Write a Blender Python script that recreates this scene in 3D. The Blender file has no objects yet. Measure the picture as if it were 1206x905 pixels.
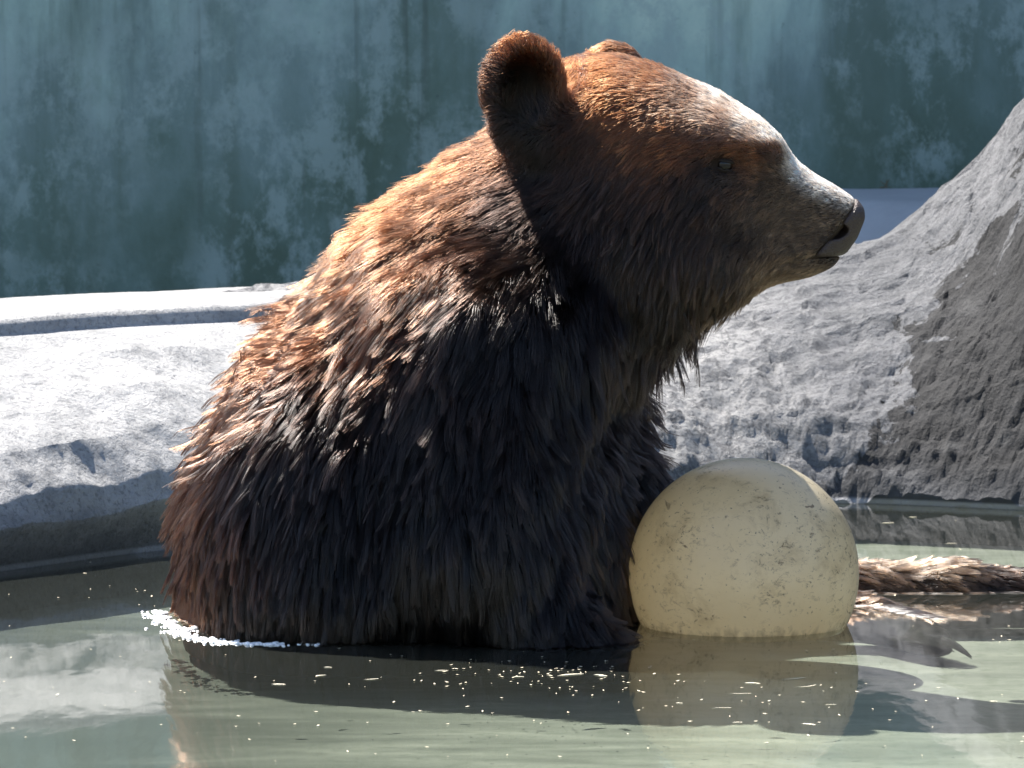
import bpy, math, random
import numpy as np
from mathutils import Vector, kdtree
from mathutils.bvhtree import BVHTree

# ------------------------------------------------------------------ camera, sky, sun, exposure
sc = bpy.context.scene
COL = sc.collection
RW, RH = 1206.0, 905.0                     # size of the photograph the measurements come from
CAM = np.array([0.0, -6.2, 0.78])
FPX = 6200.0
PITCH = math.radians(4.56)
cam = bpy.data.cameras.new('camera'); cam_o = bpy.data.objects.new('camera', cam)
COL.objects.link(cam_o)
cam.sensor_width = 36.0; cam.lens = 36.0 * FPX / RW
cam.clip_start = 0.1; cam.clip_end = 2000.0
cam_o.location = CAM; cam_o.rotation_euler = (math.pi / 2 - PITCH, 0, 0)
cam.dof.use_dof = True; cam.dof.focus_distance = 6.1; cam.dof.aperture_fstop = 28.0
sc.camera = cam_o

SUN = Vector((-0.47, 0.58, 1.0)).normalized()
world = bpy.data.worlds.new('World'); sc.world = world; world.use_nodes = True
wn = world.node_tree.nodes; wl = world.node_tree.links
sky = wn.new('ShaderNodeTexSky'); sky.sky_type = 'NISHITA'; sky.sun_disc = False
sky.sun_elevation = math.asin(SUN.z); sky.sun_rotation = math.atan2(SUN.x, SUN.y)
bg = wn['Background']; bg.inputs['Strength'].default_value = 0.088
wl.new(sky.outputs[0], bg.inputs[0])
sun = bpy.data.lights.new('sun', 'SUN'); sun.energy = 5.0; sun.angle = math.radians(0.53)
sun.color = (1.0, 0.95, 0.88)
sun_o = bpy.data.objects.new('sun', sun); COL.objects.link(sun_o)
sun_o.rotation_euler = (-SUN).to_track_quat('-Z', 'Y').to_euler(); sun_o.location = (-3, 4, 6)
sc.view_settings.view_transform = 'Standard'; sc.view_settings.look = 'None'
sc.view_settings.gamma = 1.0; sc.view_settings.use_curve_mapping = False
sc.view_settings.exposure = 1.76
sc.render.engine = 'CYCLES'
sc.cycles.use_denoising = True
sc.cycles.max_bounces = 12; sc.cycles.transparent_max_bounces = 16
sc.cycles.caustics_reflective = False; sc.cycles.caustics_refractive = False
sc.cycles.sample_clamp_indirect = 6.0

RNG = np.random.default_rng(7); random.seed(7)

# ------------------------------------------------------------------ helpers
def ray(px, py):
    """direction through a pixel of the photograph"""
    a = (px - RW / 2) / FPX; b = -(py - RH / 2) / FPX
    cp, sp = math.cos(PITCH), math.sin(PITCH)
    return np.array([a, cp + b * sp, -sp + b * cp])
def on_y(px, py, y):
    d = ray(px, py); t = (y - CAM[1]) / d[1]; return CAM + d * t
def on_z(px, py, z=0.0):
    d = ray(px, py); t = (z - CAM[2]) / d[2]; return CAM + d * t
def xz(px, py, y=0.0):
    p = on_y(px, py, y); return np.array([p[0], p[2]])

def link(name, me, parent=None, mat=None):
    o = bpy.data.objects.new(name, me); COL.objects.link(o)
    if mat is not None: me.materials.append(mat)
    if parent is not None: o.parent = parent
    return o
def mesh_from(name, v, f, smooth=True):
    me = bpy.data.meshes.new(name)
    v = np.asarray(v, np.float32); f = np.asarray(f, np.int32)
    n = f.shape[1]
    me.vertices.add(len(v)); me.vertices.foreach_set('co', v.ravel())
    me.loops.add(f.size); me.loops.foreach_set('vertex_index', f.ravel())
    me.polygons.add(len(f)); me.polygons.foreach_set('loop_start', np.arange(0, f.size, n, dtype=np.int32))
    me.update(calc_edges=True); me.validate()
    if smooth: me.polygons.foreach_set('use_smooth', np.ones(len(me.polygons), bool))
    return me
def tag(o, label=None, cat=None, group=None, kind=None):
    if label: o['label'] = label
    if cat: o['category'] = cat
    if group: o['group'] = group
    if kind: o['kind'] = kind
    return o

# numpy gradient noise
_perm = RNG.permutation(256); _perm = np.concatenate([_perm, _perm, _perm])
_grad = RNG.normal(size=(256, 3)); _grad /= np.linalg.norm(_grad, axis=1)[:, None]
def pnoise(p):
    p = np.asarray(p, float); i = np.floor(p).astype(int); f = p - i; i &= 255
    u = f * f * f * (f * (f * 6 - 15) + 10); out = 0
    for dx in (0, 1):
        for dy in (0, 1):
            for dz in (0, 1):
                h = _perm[_perm[_perm[(i[..., 0] + dx) & 255] + ((i[..., 1] + dy) & 255)] + ((i[..., 2] + dz) & 255)]
                g = _grad[h]
                d = (f[..., 0] - dx) * g[..., 0] + (f[..., 1] - dy) * g[..., 1] + (f[..., 2] - dz) * g[..., 2]
                w = (u[..., 0] if dx else 1 - u[..., 0]) * (u[..., 1] if dy else 1 - u[..., 1]) * (u[..., 2] if dz else 1 - u[..., 2])
                out = out + d * w
    return out
def fbm(p, oct=4, gain=0.5):
    p = np.asarray(p, float); a = 1.0; s = 0
    for k in range(oct):
        s = s + a * pnoise(p + 17.3 * k); p = p * 2.03; a *= gain
    return s
def sstep(a, b, x):
    t = np.clip((x - a) / (b - a), 0, 1); return t * t * (3 - 2 * t)

# node helpers
def new_mat(name):
    m = bpy.data.materials.new(name); m.use_nodes = True
    nt = m.node_tree; return m, nt, nt.nodes, nt.links, nt.nodes['Principled BSDF']
def N(nt, typ, ins=None, **props):
    n = nt.nodes.new(typ)
    for k, v in props.items(): setattr(n, k, v)
    for k, v in (ins or {}).items():
        if isinstance(v, bpy.types.NodeSocket): nt.links.new(v, n.inputs[k])
        else: n.inputs[k].default_value = v
    return n
def ramp(nt, fac, stops, interp='LINEAR'):
    r = nt.nodes.new('ShaderNodeValToRGB'); r.color_ramp.interpolation = interp
    e = r.color_ramp.elements
    while len(e) < len(stops): e.new(0.5)
    for el, (p, c) in zip(e, stops):
        el.position = p; el.color = (c, c, c, 1) if not hasattr(c, '__len__') else (*c, 1)
    nt.links.new(fac, r.inputs[0]); return r.outputs[0]
def mixc(nt, fac, a, b, mode='MIX'):
    m = nt.nodes.new('ShaderNodeMix'); m.data_type = 'RGBA'; m.blend_type = mode
    for sock, v in ((m.inputs[0], fac), (m.inputs[6], a), (m.inputs[7], b)):
        if isinstance(v, bpy.types.NodeSocket): nt.links.new(v, sock)
        elif isinstance(v, (int, float)): sock.default_value = v
        else: sock.default_value = (*v, 1)
    return m.outputs[2]
def math_(nt, op, a, b=0.0, c=None):
    m = nt.nodes.new('ShaderNodeMath'); m.operation = op; m.use_clamp = False
    for i, v in enumerate((a, b) if c is None else (a, b, c)):
        if isinstance(v, bpy.types.NodeSocket): nt.links.new(v, m.inputs[i])
        else: m.inputs[i].default_value = v
    return m.outputs[0]
def coords(nt, scale=(1, 1, 1), rot=(0, 0, 0), loc=(0, 0, 0)):
    tc = nt.nodes.new('ShaderNodeTexCoord')
    mp = N(nt, 'ShaderNodeMapping', {'Vector': tc.outputs['Object'], 'Scale': scale, 'Rotation': rot, 'Location': loc})
    return mp.outputs[0]
def noise(nt, vec, scale, detail=6, rough=0.55, dist=0.0):
    return N(nt, 'ShaderNodeTexNoise', {'Vector': vec, 'Scale': scale, 'Detail': detail, 'Roughness': rough, 'Distortion': dist}).outputs[0]
def bump(nt, h, strength, dist, normal=None):
    b = N(nt, 'ShaderNodeBump', {'Height': h, 'Strength': strength, 'Distance': dist})
    if normal is not None: nt.links.new(normal, b.inputs['Normal'])
    return b.outputs[0]

# ------------------------------------------------------------------ materials of the setting
def concrete_mat(name, stained):
    m, nt, nd, lk, bs = new_mat(name)
    v = coords(nt)
    big = noise(nt, v, 3.0, 5, 0.6, 0.3); mid = noise(nt, v, 22.0, 6, 0.65); fine = noise(nt, v, 130.0, 4, 0.7)
    k = 0.80 if stained else 0.95
    col = ramp(nt, big, [(0.3, (0.36 * k, 0.36 * k, 0.36 * k)), (0.5, (0.44 * k, 0.435 * k, 0.43 * k)), (0.7, (0.54 * k, 0.53 * k, 0.52 * k))])
    col = mixc(nt, ramp(nt, mid, [(0.35, 0.6), (0.52, 0.0)]), col, (0.20 * k, 0.205 * k, 0.21 * k))
    col = mixc(nt, ramp(nt, fine, [(0.36, 0.55), (0.48, 0.0)]), col, (0.14 * k, 0.145 * k, 0.15 * k))
    sep = N(nt, 'ShaderNodeSeparateXYZ', {'Vector': N(nt, 'ShaderNodeTexCoord').outputs['Object']})
    x, y, z = sep.outputs
    if stained:
        right_dark = N(nt, 'ShaderNodeMapRange', {'Value': math_(nt, 'ADD', x, math_(nt, 'MULTIPLY', noise(nt, v, 4.0, 6, 0.65, 0.4), 0.5)), 'From Min': 0.50, 'From Max': 0.78}).outputs[0]  # darker towards the right, with an uneven edge
        col = mixc(nt, right_dark, col, mixc(nt, 1.0, col, (0.55, 0.56, 0.59), 'MULTIPLY'))
        # old dark coat that has flaked off towards the left
        n1 = noise(nt, coords(nt, (1, 1, 0.55)), 8.0, 10, 0.70, 0.6)
        e = math_(nt, 'ADD', math_(nt, 'MULTIPLY', x, 2.6), math_(nt, 'MULTIPLY', n1, 1.35))
        e = math_(nt, 'SUBTRACT', e, math_(nt, 'MULTIPLY', z, 1.9))
        mask = ramp(nt, e, [(0.0, 0.0), (1.0, 1.0)]) if False else N(nt, 'ShaderNodeMapRange', {'Value': e, 'From Min': 1.80, 'From Max': 1.82}).outputs[0]
        pit = noise(nt, v, 48.0, 8, 0.8, 0.3); col = mixc(nt, ramp(nt, pit, [(0.42, 0.85), (0.50, 0.0)]), col, (0.09, 0.093, 0.10))
        dk = ramp(nt, noise(nt, v, 14.0, 6, 0.6), [(0.3, (0.009, 0.009, 0.010)), (0.58, (0.022, 0.022, 0.024)), (0.72, (0.08, 0.08, 0.08))])
        col = mixc(nt, mask, col, dk)
    # damp, algae-dark foot of the concrete with an uneven edge
    n2 = noise(nt, v, 7.0, 6, 0.6, 0.6)
    w = math_(nt, 'SUBTRACT', z, math_(nt, 'MULTIPLY', n2, 0.10))
    wet = N(nt, 'ShaderNodeMapRange', {'Value': w, 'From Min': 0.03, 'From Max': -0.045}).outputs[0]
    col = mixc(nt, math_(nt, 'MULTIPLY', wet, 0.75), col, (0.075, 0.08, 0.09))
    line = N(nt, 'ShaderNodeMapRange', {'Value': math_(nt, 'ABSOLUTE', math_(nt, 'SUBTRACT', z, 0.004)), 'From Min': 0.006, 'From Max': 0.002}).outputs[0]
    col = mixc(nt, math_(nt, 'MULTIPLY', line, 0.75), col, (0.5, 0.5, 0.52))
    lk.new(col, bs.inputs['Base Color'])
    bs.inputs['Roughness'].default_value = 0.85
    b1 = bump(nt, mid, 0.8 if stained else 0.45, 0.02)
    b2 = bump(nt, noise(nt, v, 75.0, 6, 0.75), 1.0, 0.010, b1)
    if stained: b2 = bump(nt, mask, 0.8, -0.012, bump(nt, pit, 0.9, 0.012, b2))
    lk.new(bump(nt, fine, 0.9, 0.005, b2), bs.inputs['Normal'])
    return m

M_LEDGE = concrete_mat('ledge_concrete', False)
M_ROCK = concrete_mat('rock_concrete', True)

def wall_mat():
    m, nt, nd, lk, bs = new_mat('painted_wall')
    v = coords(nt); vs = coords(nt, (1, 1, 0.5), loc=(0.35, 0, 0.2))
    sep = N(nt, 'ShaderNodeSeparateXYZ', {'Vector': N(nt, 'ShaderNodeTexCoord').outputs['Object']})
    a = noise(nt, vs, 2.2, 8, 0.64, 0.25); b = noise(nt, coords(nt, (1, 1, 0.7)), 11.0, 10, 0.76, 0.1); c = noise(nt, coords(nt, (1, 1, 0.10)), 8.0, 6, 0.62, 0.2)
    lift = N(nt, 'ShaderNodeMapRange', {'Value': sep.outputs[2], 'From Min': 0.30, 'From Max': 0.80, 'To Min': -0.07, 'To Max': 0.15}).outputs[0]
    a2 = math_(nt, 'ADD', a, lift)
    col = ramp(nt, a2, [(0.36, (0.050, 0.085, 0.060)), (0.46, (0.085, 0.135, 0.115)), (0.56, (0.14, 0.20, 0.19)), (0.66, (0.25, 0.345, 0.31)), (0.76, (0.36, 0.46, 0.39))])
    col = mixc(nt, ramp(nt, c, [(0.47, 0.0), (0.62, 0.65)]), col, (0.060, 0.095, 0.070))
    where = ramp(nt, noise(nt, coords(nt, loc=(1.7, 0, 0.4)), 1.7, 4, 0.55), [(0.42, 0.0), (0.54, 0.85)])
    fl = math_(nt, 'MULTIPLY', ramp(nt, b, [(0.47, 0.0), (0.57, 1.0)]), where)
    col = mixc(nt, math_(nt, 'MULTIPLY', fl, 0.75), col, (0.23, 0.30, 0.285))
    drip = noise(nt, coords(nt, (1, 1, 0.035)), 34.0, 4, 0.6)
    col = mixc(nt, math_(nt, 'MULTIPLY', ramp(nt, drip, [(0.60, 0.0), (0.70, 0.6)]), ramp(nt, a, [(0.4, 1.0), (0.6, 0.1)])), col, (0.05, 0.075, 0.06))
    sp = noise(nt, v, 60.0, 5, 0.7)
    col = mixc(nt, ramp(nt, sp, [(0.26, 0.55), (0.36, 0.0)]), col, (0.03, 0.045, 0.04))
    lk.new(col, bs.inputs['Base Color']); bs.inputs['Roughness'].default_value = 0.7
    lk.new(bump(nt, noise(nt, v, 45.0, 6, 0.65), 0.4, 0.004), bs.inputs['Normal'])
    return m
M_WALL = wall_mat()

def water_mat():
    m, nt, nd, lk, bs = new_mat('pool_water'); nd.remove(bs)
    out = nd['Material Output']
    n1 = noise(nt, coords(nt, (1.5, 0.55, 1)), 5.0, 3, 0.5, 0.4); n2 = noise(nt, coords(nt, (1.6, 0.5, 1)), 24.0, 3, 0.55)
    h = math_(nt, 'ADD', n1, math_(nt, 'MULTIPLY', n2, 0.10))
    nrm = bump(nt, h, 0.085, 0.012)
    fr = N(nt, 'ShaderNodeFresnel', {'IOR': 1.33, 'Normal': nrm}).outputs[0]
    gl = N(nt, 'ShaderNodeBsdfGlossy', {'Color': (1, 1, 1, 1), 'Roughness': 0.035, 'Normal': nrm})
    tr = N(nt, 'ShaderNodeBsdfTransparent', {'Color': (0.74, 0.79, 0.74, 1)})
    # suspended dirt scatters a little light of its own
    df = N(nt, 'ShaderNodeBsdfDiffuse', {'Color': (0.09, 0.10, 0.085, 1)})
    body = N(nt, 'ShaderNodeMixShader', {0: 0.13, 1: tr.outputs[0], 2: df.outputs[0]})
    mx = N(nt, 'ShaderNodeMixShader', {0: fr, 1: body.outputs[0], 2: gl.outputs[0]})
    lk.new(mx.outputs[0], out.inputs[0])
    return m
M_WATER = water_mat()

def floor_mat():
    m, nt, nd, lk, bs = new_mat('pool_floor_paint')
    v = coords(nt, (0.6, 2.0, 1))
    a = noise(nt, v, 5.0, 6, 0.6, 0.6); b = noise(nt, coords(nt), 40.0, 5, 0.65)
    col = ramp(nt, a, [(0.3, (0.21, 0.215, 0.19)), (0.5, (0.33, 0.335, 0.295)), (0.7, (0.46, 0.455, 0.40))])
    col = mixc(nt, ramp(nt, b, [(0.36, 0.5), (0.5, 0.0)]), col, (0.2, 0.22, 0.18))
    # a broad dark patch on the left of the floor
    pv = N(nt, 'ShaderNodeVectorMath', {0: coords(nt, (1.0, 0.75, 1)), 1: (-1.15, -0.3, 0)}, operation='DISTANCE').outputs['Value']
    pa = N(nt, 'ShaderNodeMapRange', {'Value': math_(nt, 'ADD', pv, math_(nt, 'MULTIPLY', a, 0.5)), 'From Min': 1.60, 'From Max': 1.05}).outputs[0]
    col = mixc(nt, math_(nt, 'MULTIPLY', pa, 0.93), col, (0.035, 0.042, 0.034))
    lk.new(col, bs.inputs['Base Color']); bs.inputs['Roughness'].default_value = 0.8
    return m
def ground_mat():
    m, nt, nd, lk, bs = new_mat('ground_concrete')
    v = coords(nt)
    col = ramp(nt, noise(nt, v, 2.5, 6, 0.6), [(0.3, (0.25, 0.26, 0.27)), (0.7, (0.40, 0.40, 0.41))])
    lk.new(col, bs.inputs['Base Color']); bs.inputs['Roughness'].default_value = 0.9
    lk.new(bump(nt, noise(nt, v, 60.0, 5, 0.65), 0.5, 0.006), bs.inputs['Normal'])
    return m

# ------------------------------------------------------------------ the setting
FLOOR_Z = -0.055
def grid_mesh(name, X, Y, Z):
    nx, ny = X.shape
    v = np.stack([X, Y, Z], -1).reshape(-1, 3)
    i = np.arange(nx - 1)[:, None] * ny + np.arange(ny - 1)[None, :]
    f = np.stack([i, i + ny, i + ny + 1, i + 1], -1).reshape(-1, 4)
    return mesh_from(name, v, f)
def sheet(name, x0, x1, y0, y1, z, mat, n=2):
    X, Y = np.meshgrid(np.linspace(x0, x1, n), np.linspace(y0, y1, n), indexing='ij')
    return link(name, grid_mesh(name, X, Y, np.full_like(X, z)), None, mat)
M_GROUND = ground_mat()
m, nt, nd, lk, bs = new_mat('earth'); bs.inputs['Roughness'].default_value = 0.95
lk.new(ramp(nt, noise(nt, coords(nt), 1.5, 6, 0.6), [(0.3, (0.05, 0.045, 0.035)), (0.7, (0.10, 0.09, 0.07))]), bs.inputs['Base Color'])
tag(sheet('ground', -400, 400, -400, 400, -0.30, m), kind='structure')
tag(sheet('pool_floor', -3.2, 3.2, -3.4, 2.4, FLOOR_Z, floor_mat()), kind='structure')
tag(sheet('water', -3.2, 3.2, -3.4, 2.4, 0.0, M_WATER), kind='structure')

# water's edge of the pool, then the rim height along it
WX = np.array([-2.6, -1.6, -1.0, -0.68, -0.47, -0.2, 0.1, 0.48, 0.75, 1.1, 1.6, 2.6])
WY = np.array([-1.9, -0.7, 0.10, 0.48, 0.78, 1.02, 1.26, 1.42, 1.30, 1.00, 0.45, -0.6])
RX = np.array([-2.6, 0.1, 0.35, 0.53, 0.60, 0.68, 0.74, 0.80, 0.90, 1.05, 1.4, 2.6])
RZ = np.array([0.29, 0.29, 0.31, 0.335, 0.36, 0.43, 0.50, 0.585, 0.72, 0.86, 1.0, 1.1])
def smooth_interp(x, xs, ys, s):
    k = np.linspace(-2, 2, 15); w = np.exp(-k * k); w /= w.sum()
    return sum(wi * np.interp(x + ki * s, xs, ys) for wi, ki in zip(w, k))

def bank(name, x0, x1, nx, mat, lip):
    """concrete bank: each column runs from below the water up the face, over the rim and down behind"""
    xs = np.linspace(x0, x1, nx)
    yw = smooth_interp(xs, WX, WY, 0.10)
    if lip:      # undercut foot, bulge, slope, small upright lip, flat top
        prof = [(0.02, -0.30, 0), (0.02, -0.05, 0), (0.015, 0.0, 0), (-0.005, 0.035, 0), (-0.02, 0.065, 0), (-0.005, 0.10, 0), (0.05, 0.15, 0), (0.14, 0.195, 0), (0.26, 0.240, 0.2), (0.34, 0.262, 0.7), (0.365, 0.267, 1),
                (0.380, 0.269, 1), (0.383, 0.272, 1), (0.388, 0.284, 1), (0.395, 0.290, 1), (0.41, 0.2925, 1), (0.5, 0.2925, 1), (0.62, 0.2925, 1), (0.74, 0.291, 1), (0.755, 0.285, 1), (0.765, 0.27, 1), (0.78, 0.1, 1), (0.80, -0.35, 1)]
        P = np.array(prof)
    else:
        P = np.array([(0.05, -0.30, 0), (0.02, -0.05, 0), (0.0, 0.0, 0), (0.045, 0.05, 0), (0.11, 0.105, 0), (0.20, 0.155, 0), (0.32, 0.205, 0), (0.44, 0.245, 0), (0.54, 0.275, 0), (0.62, 0.29, 0), (0.70, 0.283, 0), (0.85, 0.25, 0), (1.1, 0.10, 0), (1.4, -0.35, 0)])
    # resample the profile finely
    seg = np.hypot(np.diff(P[:, 0]), np.diff(P[:, 1])); t = np.concatenate([[0], np.cumsum(seg)])
    tt = np.unique(np.concatenate([np.linspace(0, t[-1], 170), t]))
    px = np.interp(tt, t, P[:, 0]); pz = np.interp(tt, t, P[:, 1]); pl = np.interp(tt, t, P[:, 2])
    # pool centre direction: the face is pushed along the outward normal of the water's edge
    dy = np.gradient(yw, xs); nn = np.stack([-dy, np.ones_like(dy)], -1); nn /= np.linalg.norm(nn, axis=1)[:, None]
    off = px[None, :] * np.ones((nx, 1))
    X = xs[:, None] + nn[:, :1] * off; Y = yw[:, None] + nn[:, 1:] * off
    k = smooth_interp(X, RX, RZ, 0.025) / 0.29
    Z = np.where(pz[None, :] > 0, pz[None, :] * k, pz[None, :])
    p = np.stack([X, Y, Z], -1)
    amp = (1 - 0.88 * pl)[None, :] * np.clip((pz[None, :] + 0.3) * 4, 0, 1)
    lump = fbm(p * np.array([3.2, 3.2, 4.5]), 3, 0.45) * (0.045 if lip else 0.03)
    rough = fbm(p * 26.0, 4, 0.66) * (0.0055 if lip else 0.0095)
    streak = pnoise(p @ np.array([[6.0, 0, 0], [0, 2.0, 0], [7.0, 0, 2.0]])) * 0.02
    d = (lump + rough + streak) * amp
    Z = Z + d * 0.8; Y = Y - d * 0.6
    if not lip:   # flaking steps
        fl = sstep(0.02, 0.10, fbm(p * 7.0 + 3.1, 4, 0.6)); Z = Z + fl * 0.006
    return link(name, grid_mesh(name, X, Y, Z), None, mat)
led = bank('concrete_ledge', -2.5, 0.12, 620, M_LEDGE, True)
tag(led, 'sunlit grey concrete pool ledge with a bright flat top lip', 'ledge')
rock = bank('concrete_rock', -0.05, 2.5, 620, M_ROCK, False)
tag(rock, 'rough grey artificial rock with flaking dark coating, rising from the pool edge', 'rock')

# shaded ground behind the bank, rising towards the wall on one side
xs = np.linspace(-6, 6, 120); ys = np.linspace(1.5, 4.6, 60)
X, Y = np.meshgrid(xs, ys, indexing='ij')
Z = -0.25 + sstep(-0.3, 0.45, X) * sstep(2.5, 3.3, Y) * 0.56 + sstep(2.6, 3.6, Y) * 0.055 * sstep(-0.3, 0.45, X)
Z = Z + fbm(np.stack([X, Y, Z], -1) * 3, 3) * 0.012
tag(link('terrace', grid_mesh('terrace', X, Y, Z), None, M_GROUND), kind='structure')

# painted wall: a gently curved slab
def wall():
    xs = np.linspace(-7, 7, 161); yb = 3.62 - 0.012 * xs ** 2 - 0.03 * xs
    zt = 2.2
    v = []; f = []
    for x, y in zip(xs, yb):
        v += [(x, y, -0.4), (x, y + 0.012, zt - 0.03), (x, y + 0.05, zt), (x, y + 0.30, zt), (x, y + 0.30, -0.4)]
    n = len(xs)
    for i in range(n - 1):
        a = i * 5; b = a + 5
        for k in range(4): f.append((a + k, b + k, b + k + 1, a + k + 1))
    return link('painted_wall', mesh_from('painted_wall', v, f), None, M_WALL)
tag(wall(), 'tall blue green concrete wall with streaked, flaking paint behind the pool', 'wall')

# ------------------------------------------------------------------ the bear: one continuous body from a field
H = 0.006
LO = np.array([-0.50, -0.36, -0.0532]); HI = np.array([0.80, 0.62, 0.74])
n3 = np.ceil((HI - LO) / H).astype(int) + 1
gx, gy, gz = (LO[i] + H * np.arange(n3[i]) for i in range(3))
GX, GY, GZ = gx[:, None, None], gy[None, :, None], gz[None, None, :]

def poly_depth(pts, y=0.0, blur=2, inset=0.0, gx=gx, gz=gz):
    """signed depth (positive inside) of an outline traced in the photograph, on the plane y"""
    P = np.array([xz(a, b, y) for a, b in pts])
    X, Z = np.meshgrid(gx, gz, indexing='ij'); q = np.stack([X, Z], -1)
    best = np.full(X.shape, 1e9); ins = np.zeros(X.shape, bool)
    for a, b in zip(P, np.roll(P, -1, 0)):
        e = b - a; t = np.clip(((q - a) @ e) / (e @ e), 0, 1)
        best = np.minimum(best, np.linalg.norm(q - a - t[..., None] * e, axis=-1))
        c = ((a[1] > Z) != (b[1] > Z))
        with np.errstate(divide='ignore', invalid='ignore'):
            xi = (b[0] - a[0]) * (Z - a[1]) / (b[1] - a[1]) + a[0]
        ins ^= c & (X < xi)
    d = np.where(ins, best, -best) - inset
    for _ in range(blur):
        e = np.pad(d, 1, mode='edge')
        d = (e[1:-1, 1:-1] * 4 + 2 * (e[:-2, 1:-1] + e[2:, 1:-1] + e[1:-1, :-2] + e[1:-1, 2:]) + e[:-2, :-2] + e[2:, 2:] + e[:-2, 2:] + e[2:, :-2]) / 16
    return d
def inflate(depth, R, W, yc, GY=GY, pw=2.0):
    t = np.clip(depth / R, -9, 1)[:, None, :]
    W = np.broadcast_to(W, depth.shape)[:, None, :] if np.ndim(W) else W
    yc = np.broadcast_to(yc, depth.shape)[:, None, :] if np.ndim(yc) else yc
    q = np.sqrt((1 - t) ** 2 + ((GY - yc) / W) ** 2) if pw == 2.0 else ((1 - t) ** pw + np.abs((GY - yc) / W) ** pw) ** (1 / pw)
    return (q - 1) * np.minimum(R, W)
def ell(px, py, y, r):
    p = on_y(px, py, y)
    q = np.sqrt(((GX - p[0]) / r[0]) ** 2 + ((GY - p[1]) / r[1]) ** 2 + ((GZ - p[2]) / r[2]) ** 2)
    return (q - 1) * min(r)
def caps(a, b, ra, rb):
    a = np.array(a, float); b = np.array(b, float); e = b - a
    t = np.clip(((GX - a[0]) * e[0] + (GY - a[1]) * e[1] + (GZ - a[2]) * e[2]) / (e @ e), 0, 1)
    return np.sqrt((GX - a[0] - t * e[0]) ** 2 + (GY - a[1] - t * e[1]) ** 2 + (GZ - a[2] - t * e[2]) ** 2) - (ra + (rb - ra) * t)
def smin(a, b, k):
    h = np.clip(0.5 + 0.5 * (b - a) / k, 0, 1); return b + (a - b) * h - k * h * (1 - h)
def smax(a, b, k): return -smin(-a, -b, k)

TORSO = [(191, 860), (189, 700), (194, 620), (212, 560), (246, 500), (283, 440), (322, 390), (358, 342), (397, 293), (433, 254), (482, 212), (530, 172), (580, 138), (640, 112), (700, 108), (770, 180), (806, 300), (806, 365), (794, 400), (777, 440), (756, 466), (732, 488), (732, 520), (744, 560), (756, 620), (760, 860)]
HEAD = [(628, 110), (650, 84), (690, 70), (730, 68), (765, 76), (800, 90), (840, 106), (880, 129), (904, 150), (917, 165), (921, 188), (906, 240), (884, 300), (868, 340), (845, 356), (808, 366), (755, 372), (695, 330), (645, 250), (622, 160)]
MUZZ = [(868, 176), (918, 184), (950, 201), (984, 219), (1008, 235), (1016, 246), (1017, 257), (1008, 280), (994, 300), (980, 316), (948, 329), (913, 333), (876, 344), (836, 300), (836, 220)]
Xg, Zg = np.meshgrid(gx, gz, indexing='ij')
def wz(zs, ws): return np.interp(Zg, zs, ws)
YT = 0.06
YTX = YT + 0.30 * np.clip(-0.15 - Xg, 0, 1)
F = inflate(poly_depth(TORSO, 0.0, 6, 0.018), 0.18, wz([0.0, 0.2, 0.35, 0.5, 0.65], [0.25, 0.245, 0.22, 0.175, 0.14]), YTX)
hy = 0.05 - 0.33 * np.clip(Xg - 0.02, 0, 1)          # the head is turned a little towards the viewer
F = smin(F, inflate(poly_depth(HEAD, 0.0, 4), 0.115, np.interp(Xg, [0.05, 0.18, 0.26, 0.34], [0.135, 0.14, 0.115, 0.08]), hy, pw=2.5), 0.05)
F = smin(F, inflate(poly_depth(MUZZ, -0.08, 2), 0.042, np.interp(Xg, [0.24, 0.33, 0.40], [0.080, 0.060, 0.046]), hy, pw=2.6), 0.03)
# brow, cheek, jowl
F = smin(F, ell(825, 168, -0.095, (0.06, 0.035, 0.024)), 0.03)
F = smin(F, ell(872, 176, -0.115, (0.034, 0.022, 0.013)), 0.014)
F = smin(F, ell(760, 275, -0.085, (0.085, 0.05, 0.075)), 0.05)
# eye hollow
F = smax(F, -ell(857, 197, -0.145, (0.026, 0.020, 0.014)), 0.016)
# haunch, upper arm, forearm on the near side; far arm behind the ball
F = smin(F, ell(368, 650, -0.075, (0.120, 0.105, 0.16)), 0.06)
sh = on_y(585, 430, -0.10); el_ = on_y(560, 640, -0.15); wr = on_y(650, 760, -0.15)
F = smin(F, caps(sh, el_, 0.105, 0.085), 0.06)
F = smin(F, caps(el_, (wr[0], -0.16, -0.01), 0.08, 0.055), 0.04)
F = smin(F, caps((wr[0], -0.16, -0.01), (0.10, -0.16, -0.03), 0.05, 0.045), 0.03)
fa = on_y(668, 480, 0.17); fb = on_y(728, 600, 0.20)
F = smin(F, caps(fa, fb, 0.075, 0.052), 0.05)
F = smin(F, caps(fb, (0.335, 0.225, 0.0), 0.052, 0.042), 0.04)
F = smin(F, caps((0.335, 0.225, 0.0), (0.44, 0.20, -0.030), 0.042, 0.032), 0.03)
F = smin(F, caps((0.44, 0.20, -0.030), (0.505, 0.06, -0.033), 0.030, 0.024), 0.02)
# far hind leg lying along the surface
F = smin(F, caps((0.05, 0.24, 0.02), (0.34, 0.345, -0.020), 0.12, 0.056), 0.05)
F = smin(F, caps((0.34, 0.345, -0.020), (0.55, 0.36, -0.022), 0.056, 0.050), 0.03)
F = smin(F, caps((0.55, 0.36, -0.022), (0.74, 0.35, -0.026), 0.050, 0.044), 0.03)
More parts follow.
